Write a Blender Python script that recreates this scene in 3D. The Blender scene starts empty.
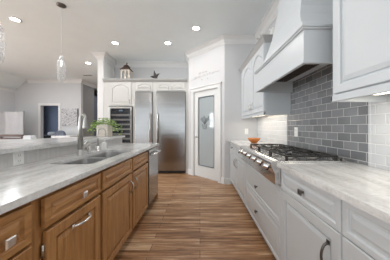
import bpy, bmesh, math, random
from mathutils import Vector, Matrix
random.seed(7)
C = bpy.context.scene.collection
scn = bpy.context.scene

# ------------------------------------------------------------------ camera
cam = bpy.data.cameras.new('camera'); camo = bpy.data.objects.new('camera', cam); C.objects.link(camo)
cam.sensor_width = 36; cam.lens = 178 / 390 * 36
cam.shift_x = -5 / 390; cam.shift_y = -3 / 390
cam.clip_start = 0.02
camo.location = (0, 0, 1.187); camo.rotation_euler = (math.radians(90), 0, 0)
scn.camera = camo
# ------------------------------------------------------------------ world, light, exposure
w = bpy.data.worlds.new('world'); scn.world = w; w.use_nodes = True
bg = w.node_tree.nodes['Background']; bg.inputs[0].default_value = (0.86, 0.93, 1, 1); bg.inputs[1].default_value = 1.0
scn.view_settings.view_transform = 'Standard'; scn.view_settings.look = 'None'
scn.view_settings.gamma = 1; scn.view_settings.exposure = 0.18; scn.view_settings.use_curve_mapping = False
def area(name, loc, rot, sx, sy, power, col=(1, 1, 1), shape='RECTANGLE', spread=180):
    l = bpy.data.lights.new(name, 'AREA'); l.shape = shape; l.size = sx; l.size_y = sy; l.energy = power; l.color = col
    l.spread = math.radians(spread)
    o = bpy.data.objects.new(name, l); C.objects.link(o); o.location = loc; o.rotation_euler = [math.radians(a) for a in rot]
    return o
# left-window daylight; patio, transom, living and side ones are added unseen fill
area('fill_rear', (-2.25, -4.55, 1.05), (90, 0, 0), 6.6, 1.75, 34, (0.93, 0.985, 1))  # fill lamp behind the camera, in the added patio opening
area('fill_rear_upper', (-2.25, -4.55, 2.38), (90, 0, 0), 6.6, .5, 13, (0.93, 0.985, 1))  # added upper strip, gives the steel banded reflections
area('daylight_left_window', (-7.36, 3.33, 1.62), (0, -90, 0), .95, .6, 34, (0.93, 0.97, 1))
area('fill_living_window', (-7.36, -1.6, 1.4), (0, -90, 0), 2.2, 2.9, 175, (0.97, 0.99, 1))  # fill lamp in an added, unseen living-room window
area('fill_side_window', (-7.36, 1.5, 1.4), (0, -90, 0), 2.0, 1.8, 140, (0.97, 0.99, 1))  # fill lamp in an added, unseen side window
CAN_FILL_POWER = 6.2
H = 3.05

# ------------------------------------------------------------------ materials
MT = {}
def newmat(name):
    m = bpy.data.materials.new(name); m.use_nodes = True
    nt = m.node_tree; return m, nt, nt.nodes, nt.links, nt.nodes['Principled BSDF']
def coords(nt, scale=(1, 1, 1), rot=(0, 0, 0), kind='Object'):
    tc = nt.nodes.new('ShaderNodeTexCoord'); mp = nt.nodes.new('ShaderNodeMapping')
    mp.inputs['Scale'].default_value = scale; mp.inputs['Rotation'].default_value = rot
    nt.links.new(tc.outputs[kind], mp.inputs['Vector']); return mp.outputs[0]
def ramp(nt, fac, stops):
    r = nt.nodes.new('ShaderNodeValToRGB'); e = r.color_ramp.elements
    while len(e) > len(stops): e.remove(e[-1])
    while len(e) < len(stops): e.new(0.5)
    for el, (p, c) in zip(e, stops): el.position = p; el.color = (*c, 1)
    nt.links.new(fac, r.inputs[0]); return r.outputs[0]
def srgb(r, g, b):
    f = lambda c: (c / 255 / 12.92) if c / 255 <= 0.04045 else ((c / 255 + 0.055) / 1.055) ** 2.4
    return (f(r), f(g), f(b))
def plain(name, col, rough=0.5, metal=0.0, var=0.05, scale=8, bump=0.0, emit=None, estr=0, stretch=(1, 1, 1), alpha=None, trans=0, ior=1.45, coat=0):
    m, nt, N, L, p = newmat(name)
    v = coords(nt, tuple(scale * s for s in stretch))
    n = N.new('ShaderNodeTexNoise'); n.inputs['Scale'].default_value = 1; n.inputs['Detail'].default_value = 4
    L.new(v, n.inputs['Vector'])
    a = tuple(max(0, c * (1 - var)) for c in col); b = tuple(min(1, c * (1 + var)) for c in col)
    L.new(ramp(nt, n.outputs[0], [(0.3, a), (0.7, b)]), p.inputs['Base Color'])
    p.inputs['Roughness'].default_value = rough; p.inputs['Metallic'].default_value = metal
    p.inputs['IOR'].default_value = ior
    if trans: p.inputs['Transmission Weight'].default_value = trans
    if coat: p.inputs['Coat Weight'].default_value = coat
    if bump:
        bp = N.new('ShaderNodeBump'); bp.inputs['Strength'].default_value = bump; bp.inputs['Distance'].default_value = 0.01
        L.new(n.outputs[0], bp.inputs['Height']); L.new(bp.outputs[0], p.inputs['Normal'])
    if emit:
        p.inputs['Emission Color'].default_value = (*emit, 1); p.inputs['Emission Strength'].default_value = estr
    MT[name] = m; return m
plain('wall_paint', srgb(206, 207, 209), 0.75, var=0.012, scale=3, bump=0.02)
plain('ceiling_paint', srgb(234, 242, 245), 0.8, var=0.012, scale=3)
plain('trim_paint', srgb(224, 225, 225), 0.4, var=0.01)
plain('bedroom_dim_paint', srgb(112, 119, 134), 0.8, var=0.03)  # wall colour darkened to stand for an unlit bedroom
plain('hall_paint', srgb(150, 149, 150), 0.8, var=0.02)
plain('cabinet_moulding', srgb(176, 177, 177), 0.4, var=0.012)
plain('white_cabinet', srgb(205, 210, 214), 0.33, var=0.012, scale=4)
plain('cream_cabinet', srgb(206, 206, 204), 0.38, var=0.012, scale=4)
plain('cabinet_glaze', srgb(150, 150, 150), 0.5, var=0.03)
plain('dark_gap', srgb(30, 24, 20), 0.8)
plain('chrome', (0.9, 0.9, 0.9), 0.25, 1.0, var=0.03)
plain('nickel', (0.55, 0.54, 0.52), 0.28, 1.0, var=0.04)
plain('faucet_steel', (0.42, 0.41, 0.39), 0.3, 1.0, var=0.04)
plain('dark_nickel', (0.16, 0.155, 0.15), 0.35, 1.0, var=0.1)
plain('cast_iron', (0.03, 0.028, 0.027), 0.5, 0.2, var=0.2, bump=0.15, scale=60)
plain('black_plastic', (0.02, 0.02, 0.022), 0.35)
plain('white_plastic', srgb(240, 240, 238), 0.35, var=0.01)
plain('led', (1, 1, 1), 0.5, emit=(1, 0.97, 0.93), estr=14)
plain('bulb_glow', (1, 1, 1), 0.5, emit=(1, 0.97, 0.93), estr=3)
plain('led_strip', (1, 0.9, 0.7), 0.5, emit=(1, 0.86, 0.66), estr=5)
plain('dark_wood', srgb(74, 42, 30), 0.4, var=0.3, scale=10, stretch=(1, 1, 6))
plain('orange_wood', srgb(186, 112, 52), 0.35, var=0.25, scale=14, stretch=(1, 1, 5))
plain('leaf', srgb(126, 160, 78), 0.5, var=0.35, scale=25)
plain('leaf_light', srgb(190, 210, 140), 0.5, var=0.2, scale=25)
plain('soil', srgb(60, 44, 34), 0.9, var=0.3, scale=40)
plain('whitewash', srgb(208, 200, 190), 0.75, var=0.14, scale=22, stretch=(1, 1, 4), bump=0.2)
plain('lantern_roof', srgb(84, 68, 60), 0.6, 0.3, var=0.3, scale=30)
plain('candle', srgb(238, 228, 206), 0.6, var=0.02)
plain('star_grey', srgb(78, 74, 72), 0.7, var=0.3, scale=40, bump=0.4)
plain('porcelain', srgb(236, 236, 232), 0.2, var=0.02)
plain('screen_grey', srgb(212, 213, 217), 0.6, var=0.03)
plain('grey_cloth', srgb(108, 116, 130), 0.85, var=0.25, scale=12, bump=0.2)
plain('white_cloth', srgb(240, 240, 242), 0.8, var=0.02)
plain('black_cloth', srgb(24, 25, 30), 0.8, var=0.1)
plain('letter_grey', srgb(160, 158, 156), 0.6)
plain('etch_dark', srgb(84, 92, 97), 0.3)
plain('etch_mid', srgb(112, 121, 125), 0.3)
plain('etch_light', srgb(214, 220, 222), 0.4)
plain('filter_dark', srgb(80, 66, 58), 0.45, 0.6, var=0.2, scale=60)
plain('baffle', (0.5, 0.49, 0.47), 0.35, 0.9)
plain('display', (0.02, 0.02, 0.03), 0.2, emit=(0.5, 0.7, 1), estr=0.6)
plain('cork', srgb(205, 200, 192), 0.6)

def steel(name, col, rough, stretch, bump=0.05, metal=1.0):
    m, nt, N, L, p = newmat(name)
    v = coords(nt, stretch)
    n = N.new('ShaderNodeTexNoise'); n.inputs['Scale'].default_value = 1; n.inputs['Detail'].default_value = 3
    L.new(v, n.inputs['Vector'])
    L.new(ramp(nt, n.outputs[0], [(0.3, tuple(c * 0.93 for c in col)), (0.7, col)]), p.inputs['Base Color'])
    p.inputs['Metallic'].default_value = metal; p.inputs['Roughness'].default_value = rough
    bp = N.new('ShaderNodeBump'); bp.inputs['Strength'].default_value = bump; bp.inputs['Distance'].default_value = 0.004
    L.new(n.outputs[0], bp.inputs['Height']); L.new(bp.outputs[0], p.inputs['Normal'])
    MT[name] = m
steel('brushed_steel', (0.36, 0.36, 0.36), 0.2, (0.4, 0.4, 8), 0.5)
steel('range_steel', (0.66, 0.65, 0.64), 0.18, (30, 1, 30), 0.03)
steel('sink_steel', (0.6, 0.6, 0.6), 0.3, (8, 8, 8), 0.05)

def glass(name, col, rough, alpha_mix):
    m, nt, N, L, p = newmat(name)
    v = coords(nt, (14, 14, 14)); n = N.new('ShaderNodeTexNoise'); L.new(v, n.inputs['Vector'])
    L.new(ramp(nt, n.outputs[0], [(0.3, tuple(c * 0.96 for c in col)), (0.7, col)]), p.inputs['Base Color'])
    p.inputs['Roughness'].default_value = rough; p.inputs['Alpha'].default_value = alpha_mix
    MT[name] = m; return m
glass('frosted', srgb(172, 181, 185), 0.05, 1.0)
glass('dark_glass', (0.03, 0.035, 0.045), 0.06, 0.3)
glass('clear_glass', (0.8, 0.84, 0.86), 0.03, 0.18)
# bubbled pendant glass
m, nt, N, L, p = newmat('bubble_glass')
v = coords(nt, (70, 70, 40)); vo = N.new('ShaderNodeTexVoronoi'); vo.inputs['Scale'].default_value = 1; L.new(v, vo.inputs['Vector'])
L.new(ramp(nt, vo.outputs['Distance'], [(0.05, (0.95, 0.95, 0.95)), (0.5, (0.7, 0.71, 0.72))]), p.inputs['Base Color'])
p.inputs['Roughness'].default_value = 0.08
al = ramp(nt, vo.outputs['Distance'], [(0.15, (0.75, 0.75, 0.75)), (0.45, (0.12, 0.12, 0.12))]); L.new(al, p.inputs['Alpha'])
bp = N.new('ShaderNodeBump'); bp.inputs['Strength'].default_value = 0.9; bp.inputs['Distance'].default_value = 0.01
L.new(vo.outputs['Distance'], bp.inputs['Height']); L.new(bp.outputs[0], p.inputs['Normal']); MT['bubble_glass'] = m

# honey-stained wood: grain direction along z (doors, frames) or along y (drawers)
def wood(name, stretch, c0, c1, c2, rough=0.36):
    m, nt, N, L, p = newmat(name)
    v = coords(nt, stretch)
    n1 = N.new('ShaderNodeTexNoise'); n1.inputs['Scale'].default_value = 1; n1.inputs['Detail'].default_value = 6; n1.inputs['Roughness'].default_value = 0.65
    n1.inputs['Distortion'].default_value = 0.4
    L.new(v, n1.inputs['Vector'])
    L.new(ramp(nt, n1.outputs[0], [(0.28, c0), (0.5, c1), (0.72, c2)]), p.inputs['Base Color'])
    p.inputs['Roughness'].default_value = rough
    bp = N.new('ShaderNodeBump'); bp.inputs['Strength'].default_value = 0.06; bp.inputs['Distance'].default_value = 0.003
    L.new(n1.outputs[0], bp.inputs['Height']); L.new(bp.outputs[0], p.inputs['Normal']); MT[name] = m
hw = (srgb(136, 94, 54), srgb(170, 122, 74), srgb(190, 145, 95))
wood('honey_vertical', (38, 38, 3), *hw)
wood('honey_lateral', (38, 3, 38), *hw)

# plank floor, boards laid across the aisle (long side along x)
m, nt, N, L, p = newmat('plank_floor')
v = coords(nt, (1, 1, 1))
br = N.new('ShaderNodeTexBrick'); br.offset = 0.37; br.inputs['Scale'].default_value = 1
br.inputs['Brick Width'].default_value = 1.3; br.inputs['Row Height'].default_value = 0.095; br.inputs['Mortar Size'].default_value = 0.0025
br.inputs['Color1'].default_value = (0, 0, 0, 1); br.inputs['Color2'].default_value = (1, 1, 1, 1); br.inputs['Mortar'].default_value = (0.4, 0.4, 0.4, 1)
L.new(v, br.inputs['Vector'])
v2 = coords(nt, (2.0, 34, 1)); n = N.new('ShaderNodeTexNoise'); n.inputs['Scale'].default_value = 1; n.inputs['Detail'].default_value = 7; n.inputs['Roughness'].default_value = 0.68; n.inputs['Distortion'].default_value = 0.8
L.new(v2, n.inputs['Vector'])
ml = N.new('ShaderNodeMath'); ml.operation = 'MULTIPLY_ADD'; ml.inputs[1].default_value = 0.16
rg = N.new('ShaderNodeSeparateColor'); L.new(br.outputs[0], rg.inputs[0]); L.new(rg.outputs[0], ml.inputs[0])
sb = N.new('ShaderNodeMath'); sb.operation = 'SUBTRACT'; sb.inputs[1].default_value = 0.08; L.new(n.outputs[0], sb.inputs[0]); L.new(sb.outputs[0], ml.inputs[2])
c = ramp(nt, ml.outputs[0], [(0.27, srgb(92, 60, 38)), (0.42, srgb(148, 106, 72)), (0.53, srgb(184, 142, 104)), (0.69, srgb(226, 200, 168))])
mx = N.new('ShaderNodeMix'); mx.data_type = 'RGBA'; L.new(br.outputs['Fac'], mx.inputs[0]); L.new(c, mx.inputs[6]); mx.inputs[7].default_value = (*srgb(70, 44, 32), 1)
L.new(mx.outputs[2], p.inputs['Base Color']); p.inputs['Roughness'].default_value = 0.34
bp = N.new('ShaderNodeBump'); bp.inputs['Strength'].default_value = 0.08; bp.inputs['Distance'].default_value = 0.004
L.new(n.outputs[0], bp.inputs['Height']); L.new(bp.outputs[0], p.inputs['Normal']); MT['floor'] = m

# veined pale stone
m, nt, N, L, p = newmat('stone')
v = coords(nt, (7, 1.6, 7), (0, 0, 0.35))
n = N.new('ShaderNodeTexNoise'); n.inputs['Scale'].default_value = 1; n.inputs['Detail'].default_value = 8; n.inputs['Roughness'].default_value = 0.62; n.inputs['Distortion'].default_value = 1.3
L.new(v, n.inputs['Vector'])
v2 = coords(nt, (60, 60, 60)); n2 = N.new('ShaderNodeTexNoise'); n2.inputs['Scale'].default_value = 1; n2.inputs['Detail'].default_value = 5; L.new(v2, n2.inputs['Vector'])
c1 = ramp(nt, n.outputs[0], [(0.28, srgb(182, 180, 178)), (0.42, srgb(210, 209, 208)), (0.52, srgb(224, 224, 223)), (0.7, srgb(236, 237, 237))])
c2 = ramp(nt, n2.outputs[0], [(0.35, (0.88, 0.88, 0.88)), (0.6, (1, 1, 1))])
mx = N.new('ShaderNodeMix'); mx.data_type = 'RGBA'; mx.blend_type = 'MULTIPLY'; mx.inputs[0].default_value = 1
L.new(c1, mx.inputs[6]); L.new(c2, mx.inputs[7]); L.new(mx.outputs[2], p.inputs['Base Color'])
p.inputs['Roughness'].default_value = 0.16; MT['stone'] = m

# subway tile on planes facing -x (uses y, z)
def tile(name, ca, cb, mortar, bw=0.134, rh=0.067, rough=0.12, ms=0.003, axis='x'):
    m, nt, N, L, p = newmat(name)
    tc = N.new('ShaderNodeTexCoord'); sp = N.new('ShaderNodeSeparateXYZ'); cb_ = N.new('ShaderNodeCombineXYZ')
    L.new(tc.outputs['Object'], sp.inputs[0]); L.new(sp.outputs[1 if axis == 'x' else 0], cb_.inputs[0]); L.new(sp.outputs[2], cb_.inputs[1])
    b = N.new('ShaderNodeTexBrick'); b.inputs['Scale'].default_value = 1; b.inputs['Brick Width'].default_value = bw; b.inputs['Row Height'].default_value = rh
    b.inputs['Mortar Size'].default_value = ms; b.inputs['Mortar Smooth'].default_value = 0.4
    b.inputs['Color1'].default_value = (*ca, 1); b.inputs['Color2'].default_value = (*cb, 1); b.inputs['Mortar'].default_value = (*mortar, 1)
    L.new(cb_.outputs[0], b.inputs['Vector']); L.new(b.outputs[0], p.inputs['Base Color'])
    p.inputs['Roughness'].default_value = rough
    b2 = N.new('ShaderNodeTexBrick')
    for k in ('Scale', 'Brick Width', 'Row Height'): b2.inputs[k].default_value = b.inputs[k].default_value
    b2.inputs['Mortar Size'].default_value = ms * 2.6; b2.inputs['Mortar Smooth'].default_value = 1
    L.new(cb_.outputs[0], b2.inputs['Vector'])
    iv = N.new('ShaderNodeMath'); iv.operation = 'SUBTRACT'; iv.inputs[0].default_value = 1; L.new(b2.outputs['Fac'], iv.inputs[1])
    bp = N.new('ShaderNodeBump'); bp.inputs['Strength'].default_value = 0.5; bp.inputs['Distance'].default_value = 0.004
    L.new(iv.outputs[0], bp.inputs['Height']); L.new(bp.outputs[0], p.inputs['Normal']); MT[name] = m
tile('tile_grey', srgb(116, 118, 121), srgb(140, 142, 145), srgb(196, 197, 198))
tile('tile_white', srgb(206, 208, 210), srgb(214, 216, 218), srgb(232, 232, 232))
tile('tile_bar', srgb(206, 204, 202), srgb(214, 212, 210), srgb(200, 198, 196), bw=0.02, rh=0.3, rough=0.35, ms=0.0012)

# abstract painting
m, nt, N, L, p = newmat('painting')
v = coords(nt, (7, 7, 9), kind='Object'); n = N.new('ShaderNodeTexNoise'); n.inputs['Scale'].default_value = 1.4; n.inputs['Detail'].default_value = 9; n.inputs['Distortion'].default_value = 2.5
L.new(v, n.inputs['Vector'])
L.new(ramp(nt, n.outputs[0], [(0.34, srgb(90, 92, 98)), (0.46, srgb(170, 171, 175)), (0.52, srgb(228, 228, 230)), (0.62, srgb(150, 150, 156))]), p.inputs['Base Color'])
p.inputs['Roughness'].default_value = 0.8; MT['painting'] = m

# ------------------------------------------------------------------ mesh helpers
class MB:
    def __init__(s): s.v = []; s.f = []; s.sm = []
    def add(s, vs, fs, smooth=False):
        o = len(s.v); s.v += [tuple(x) for x in vs]
        for f in fs: s.f.append([i + o for i in f]); s.sm.append(smooth)
        return s
    def box(s, x0, x1, y0, y1, z0, z1, b=0.0):
        if x0 > x1: x0, x1 = x1, x0
        if y0 > y1: y0, y1 = y1, y0
        if z0 > z1: z0, z1 = z1, z0
        b = min(b, (x1 - x0) * .45, (y1 - y0) * .45, (z1 - z0) * .45)
        if b <= 0:
            vs = [(x, y, z) for z in (z0, z1) for y in (y0, y1) for x in (x0, x1)]
            return s.add(vs, [(0, 2, 3, 1), (4, 5, 7, 6), (0, 1, 5, 4), (2, 6, 7, 3), (0, 4, 6, 2), (1, 3, 7, 5)])
        bm = bmesh.new(); bmesh.ops.create_cube(bm, size=1)
        for v in bm.verts: v.co = Vector((x0 + (v.co.x + .5) * (x1 - x0), y0 + (v.co.y + .5) * (y1 - y0), z0 + (v.co.z + .5) * (z1 - z0)))
        bmesh.ops.bevel(bm, geom=bm.edges[:], offset=b, segments=2, profile=0.6, affect='EDGES')
        s.bm(bm); return s
    def bm(s, bm, smooth=False, M=None):
        bm.verts.index_update()
        s.add([(M @ v.co if M else v.co) for v in bm.verts], [[v.index for v in f.verts] for f in bm.faces], smooth); bm.free(); return s
    def tube(s, pts, r, n=8, caps=True):
        pts = [Vector(p) for p in pts]; rs = r if isinstance(r, (list, tuple)) else [r] * len(pts)
        rings = []; up = None
        for i, p in enumerate(pts):
            t = (pts[min(i + 1, len(pts) - 1)] - pts[max(i - 1, 0)]).normalized()
            if up is None:
                a = Vector((0, 0, 1)) if abs(t.z) < .9 else Vector((1, 0, 0)); up = (a - t * a.dot(t)).normalized()
            else:
                up = (up - t * up.dot(t)).normalized()
            q = t.cross(up)
            rings.append([p + (up * math.cos(2 * math.pi * k / n) + q * math.sin(2 * math.pi * k / n)) * rs[i] for k in range(n)])
        vs = [v for r_ in rings for v in r_]; fs = []
        for i in range(len(rings) - 1):
            for k in range(n): fs.append((i * n + k, i * n + (k + 1) % n, (i + 1) * n + (k + 1) % n, (i + 1) * n + k))
        if caps: fs += [tuple(range(n))[::-1], tuple(range((len(rings) - 1) * n, len(rings) * n))]
        return s.add(vs, fs, True)
    def lathe(s, prof, c=(0, 0, 0), n=24, M=None, smooth=True):
        c = Vector(c); vs = []; fs = []
        for (r, z) in prof:
            for k in range(n):
                a = 2 * math.pi * k / n; v = Vector((r * math.cos(a), r * math.sin(a), z))
                vs.append((M @ v if M else v) + c)
        for i in range(len(prof) - 1):
            for k in range(n): fs.append((i * n + k, i * n + (k + 1) % n, (i + 1) * n + (k + 1) % n, (i + 1) * n + k))
        if prof[0][0] > 1e-5: fs.append(tuple(range(n))[::-1])
        if prof[-1][0] > 1e-5: fs.append(tuple(range((len(prof) - 1) * n, len(prof) * n)))
        return s.add(vs, fs, smooth)
    def prism(s, poly, z0, z1):
        n = len(poly); vs = [(x, y, z0) for x, y in poly] + [(x, y, z1) for x, y in poly]
        fs = [tuple(range(n))[::-1], tuple(range(n, 2 * n))] + [(i, (i + 1) % n, n + (i + 1) % n, n + i) for i in range(n)]
        return s.add(vs, fs)
    def rings(s, rs, F=None, cap_first=False, cap_last=True):
        n = len(rs[0]); vs = [(F(*p) if F else p) for r in rs for p in r]; fs = []
        for i in range(len(rs) - 1):
            for k in range(n): fs.append((i * n + k, i * n + (k + 1) % n, (i + 1) * n + (k + 1) % n, (i + 1) * n + k))
        if cap_last: fs.append(tuple(range((len(rs) - 1) * n, len(rs) * n)))
        if cap_first: fs.append(tuple(range(n))[::-1])
        return s.add(vs, fs)
    def build(s, name, mat, parent=None):
        me = bpy.data.meshes.new(name)
        off = Vector(parent['_o']) if parent is not None and '_o' in parent else Vector((0, 0, 0))
        if parent is not None and parent.get('_w'): off = Vector(parent['_w'])
        if parent is None:
            off = Vector((0, 0, 0))
        me.from_pydata([tuple(Vector(v) - off) for v in s.v], [], s.f)
        bm = bmesh.new(); bm.from_mesh(me); bmesh.ops.remove_doubles(bm, verts=bm.verts, dist=1e-6); bmesh.ops.recalc_face_normals(bm, faces=bm.faces); bm.to_mesh(me); bm.free()
        if len(me.polygons) == len(s.sm):
            for p_, sm in zip(me.polygons, s.sm): p_.use_smooth = sm
        elif any(s.sm):
            for p_ in me.polygons: p_.use_smooth = True
        me.materials.append(MT[mat] if isinstance(mat, str) else mat)
        o = bpy.data.objects.new(name, me); C.objects.link(o)
        if parent is not None: o.parent = parent; ORIG[o.name] = off
        return o
ORIG = {}
def sub(parent, name, mb, mat, label=None):
    """a part (or sub-part) of parent; coordinates of mb are world ones"""
    off = ORIG[parent.name]
    me_v = mb.v; mb.v = [tuple(Vector(v) - off) for v in me_v]
    o = mb.build(name, mat); mb.v = me_v
    o.parent = parent; ORIG[o.name] = off
    if label: o['label'] = label
    return o
def thing(name, label, cat, loc, group=None):
    o = bpy.data.objects.new(name, None); C.objects.link(o); o.location = loc; o.empty_display_size = 0.05
    o['label'] = label; o['category'] = cat
    if group: o['group'] = group
    ORIG[o.name] = Vector(loc); return o
def solo(name, mb, mat, label, cat, group=None, loc=None):
    o = mb.build(name, mat); o['label'] = label; o['category'] = cat
    if group: o['group'] = group
    if loc is not None:
        o.data.transform(Matrix.Translation(-Vector(loc))); o.location = loc
    ORIG[o.name] = Vector(loc) if loc is not None else Vector((0, 0, 0))
    return o
def struct(name, mb, mat, parent=None):
    if parent is not None: return sub(parent, name, mb, mat)
    o = mb.build(name, mat); o['kind'] = 'structure'; ORIG[o.name] = Vector((0, 0, 0)); return o
def frame(O, U, N, V=(0, 0, 1)):
    O = Vector(O); U = Vector(U); V = Vector(V); N = Vector(N)
    return lambda u, v, w: O + U * u + V * v + N * w
def fbox(mb, F, u0, u1, v0, v1, w0, w1):
    vs = [F(u, v, w_) for w_ in (w0, w1) for v in (v0, v1) for u in (u0, u1)]
    return mb.add(vs, [(0, 2, 3, 1), (4, 5, 7, 6), (0, 1, 5, 4), (2, 6, 7, 3), (0, 4, 6, 2), (1, 3, 7, 5)])
def ring(u0, u1, v0, v1, w, arch=0.0, n=12):
    """rectangle whose top may be an arch sagging by `arch` at the shoulders"""
    pts = [(u0, v0, w), (u1, v0, w)]
    for k in range(n + 1):
        t = k / n; u = u1 + (u0 - u1) * t; x = abs(2 * t - 1)
        s = 0 if x >= 0.86 else math.cos(x / 0.86 * math.pi / 2) ** 0.75
        pts.append((u, v1 - arch + arch * s, w))
    return pts
def panel(F, u0, u1, v0, v1, t=0.02, fw=0.06, arch=0.0, raised=True):
    mb = MB(); e = 0.004
    rs = [ring(u0, u1, v0, v1, 0), ring(u0, u1, v0, v1, t - e), ring(u0 + e, u1 - e, v0 + e, v1 - e, t)]
    f = min(fw, (v1 - v0) * 0.28, (u1 - u0) * 0.28); bv = .024
    def rr(d, w_): return ring(u0 + d, u1 - d, v0 + d, v1 - d, w_, arch)
    g = min(0.015, t - 0.005)
    if fw < .04: bv = .014; g = .008
    rs += [rr(f, t), rr(f + 0.004, t - 0.003), rr(f + 0.006, t - g)]
    if raised: rs += [rr(f + 0.015, t - g), rr(f + 0.018, t - 0.008), rr(f + 0.018 + min(bv, f * .6), t - 0.001)]
    if t == .022: rs = [ring(u0 + .015, u1 - .015, v0 + .015, v1 - .015, -.009), ring(u0 + .015, u1 - .015, v0 + .015, v1 - .015, 0)] + rs
    mb.rings(rs, F, cap_first=True); return mb
def knob(parent, F, u, v, w, size=0.03, mat='chrome', square=True):
    mb = MB(); s = size / 2
    if square:
        mb.rings([ring(u - .006, u + .006, v - .006, v + .006, w, n=2), ring(u - .006, u + .006, v - .006, v + .006, w + .016, n=2),
                  ring(u - s, u + s, v - s, v + s, w + .018, n=2), ring(u - s, u + s, v - s, v + s, w + .024, n=2), ring(u - s * .8, u + s * .8, v - s * .8, v + s * .8, w + .028, n=2)], F)
    return sub(parent, 'knob', mb, mat)
def pull(parent, F, a, b, w, r=0.006, bow=0.035, mat='nickel', name='handle'):
    """bowed pull from (u,v) a to b"""
    pts = []
    n = 10
    for k in range(n + 1):
        t = k / n; h = bow * math.sin(math.pi * t) ** 0.45 if 0 < t < 1 else 0
        pts.append(F(a[0] + (b[0] - a[0]) * t, a[1] + (b[1] - a[1]) * t, w + h))
    mb = MB().tube(pts, [r * 1.3] + [r] * (n - 1) + [r * 1.3])
    for q in (a, b): fbox(mb, F, q[0] - r * 1.6, q[0] + r * 1.6, q[1] - r * 1.6, q[1] + r * 1.6, w, w + 0.004)
    return sub(parent, name, mb, mat)

# ================================================================== SETTING
# right-hand and left-hand world limits
XR, XL, YF, YN = 1.20, -7.27, 7.0, -4.5
b = MB().box(-12, 1.6, -4.8, 12, -0.1, 0); struct('floor', b, 'floor')
b = MB().box(-6.75, 1.6, -4.8, 12, H, H + 0.1)
b.add([(-6.75, -4.8, H), (-6.75, 12, H), (-7.4, 12, 2.55), (-7.4, -4.8, 2.55), (-6.75, -4.8, H + .1), (-6.75, 12, H + .1), (-7.4, 12, 2.65), (-7.4, -4.8, 2.65)],
      [(0, 1, 2, 3), (7, 6, 5, 4), (0, 3, 7, 4), (1, 5, 6, 2), (2, 6, 7, 3), (0, 4, 5, 1)])
struct('ceiling', b, 'ceiling_paint')
struct('wall_right', MB().box(XR, XR + .12, -4.6, 5.3, 0, H), 'wall_paint')
# pantry enclosure: frontal wall, diagonal wall with doorway, return beside fridge
struct('wall_pantry_front', MB().box(0.51, XR, 3.70, 3.80, 0, H), 'wall_paint')
dg = Vector((-1, 1, 0)).normalized(); dn = Vector((-1, -1, 0)).normalized()
FD = frame((0.51, 3.70, 0), dg, dn)            # u from right edge to the left, n toward the camera
DL = 0.795 * math.sqrt(2)
d0, d1 = 0.165, 0.925                           # door opening along u
b = MB(); fbox(b, FD, 0, d0, 0, H, -0.1, 0); fbox(b, FD, d1, DL, 0, H, -0.1, 0); fbox(b, FD, d0, d1, 2.03, H, -0.1, 0)
struct('wall_pantry_diagonal', b, 'wall_paint')
struct('wall_pantry_return', MB().box(-0.285, -0.185, 4.495, 5.15, 0, H), 'wall_paint')
struct('wall_back', MB().box(-2.47, -0.285, 5.15, 5.27, 0, H), 'wall_paint')
struct('wall_column', MB().box(-2.62, -2.47, 4.55, 9.0, 0, H), 'trim_paint')
# far living-room wall with doorway
dx0, dx1 = -6.26, -5.56
b = MB().box(XL, dx0, YF, YF + .12, 0, H).box(dx1, -4.68, YF, YF + .12, 0, H).box(dx0, dx1, YF, YF + .12, 2.03, H)
struct('wall_far', b, 'wall_paint')
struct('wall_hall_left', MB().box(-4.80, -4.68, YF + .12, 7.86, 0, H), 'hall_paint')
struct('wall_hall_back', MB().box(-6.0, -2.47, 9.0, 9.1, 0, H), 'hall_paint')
# bedroom beyond
struct('wall_bedroom', MB().box(-8.6, -4.9, 9.9, 10.0, 0, 2.7).box(-8.7, -8.6, YF + .12, 10, 0, 2.7).box(-4.9, -4.8, 7.9, 10, 0, 2.7).box(-8.7, -4.8, YF + .12, 10, 2.6, 2.7), 'bedroom_dim_paint')
# left wall: one window mirrored in the pantry glass, others added for light
def wall_with_holes(x0, x1, ya, yb, holes, name, zt=H):
    b = MB(); y = ya
    for (p0, p1, z0, z1) in holes:
        b.box(x0, x1, y, p0, 0, zt); b.box(x0, x1, p0, p1, 0, z0) if z0 > 0 else None; b.box(x0, x1, p0, p1, z1, zt); y = p1
    b.box(x0, x1, y, yb, 0, zt); return struct(name, b, 'wall_paint')
wall_with_holes(XL - .08, XL, -4.6, 7.12, [(-3.05, -0.15, 0.3, 2.5), (0.6, 2.4, 0.4, 2.4), (3.03, 3.63, 1.14, 2.1)], 'wall_left', 2.66)
def window(n, ya, yb, z0, z1, ny, nz):
    b = MB(); x = XL - 0.04
    b.box(x - .02, x + .05, ya - .07, ya + .02, z0 - .07, z1 + .07).box(x - .02, x + .05, yb - .02, yb + .07, z0 - .07, z1 + .07)
    b.box(x - .02, x + .05, ya, yb, z1 - .02, z1 + .07).box(x - .02, x + .08, ya, yb, z0 - .07, z0 + .02)
    o = struct('window_%d' % n, b, 'trim_paint')  # windows 2 and 3 are added and unseen
    m = MB()
    for i in range(1, ny): y = ya + (yb - ya) * i / ny; m.box(x - .01, x + .02, y - .02, y + .02, z0, z1)
    for i in range(1, nz): z = z0 + (z1 - z0) * i / nz; m.box(x - .01, x + .02, ya, yb, z - .02, z + .02)
    sub(o, 'window_bars', m, 'trim_paint')
    g = MB().box(x - .006, x, ya, yb, z0, z1); sub(o, 'window_pane', g, 'clear_glass')
window(1, 3.03, 3.63, 1.14, 2.1, 1, 2); window(3, 0.6, 2.4, 0.4, 2.4, 2, 2); window(2, -3.05, -0.15, 0.3, 2.5, 3, 2)  # the larger windows are unseen, added to light the living room
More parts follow.
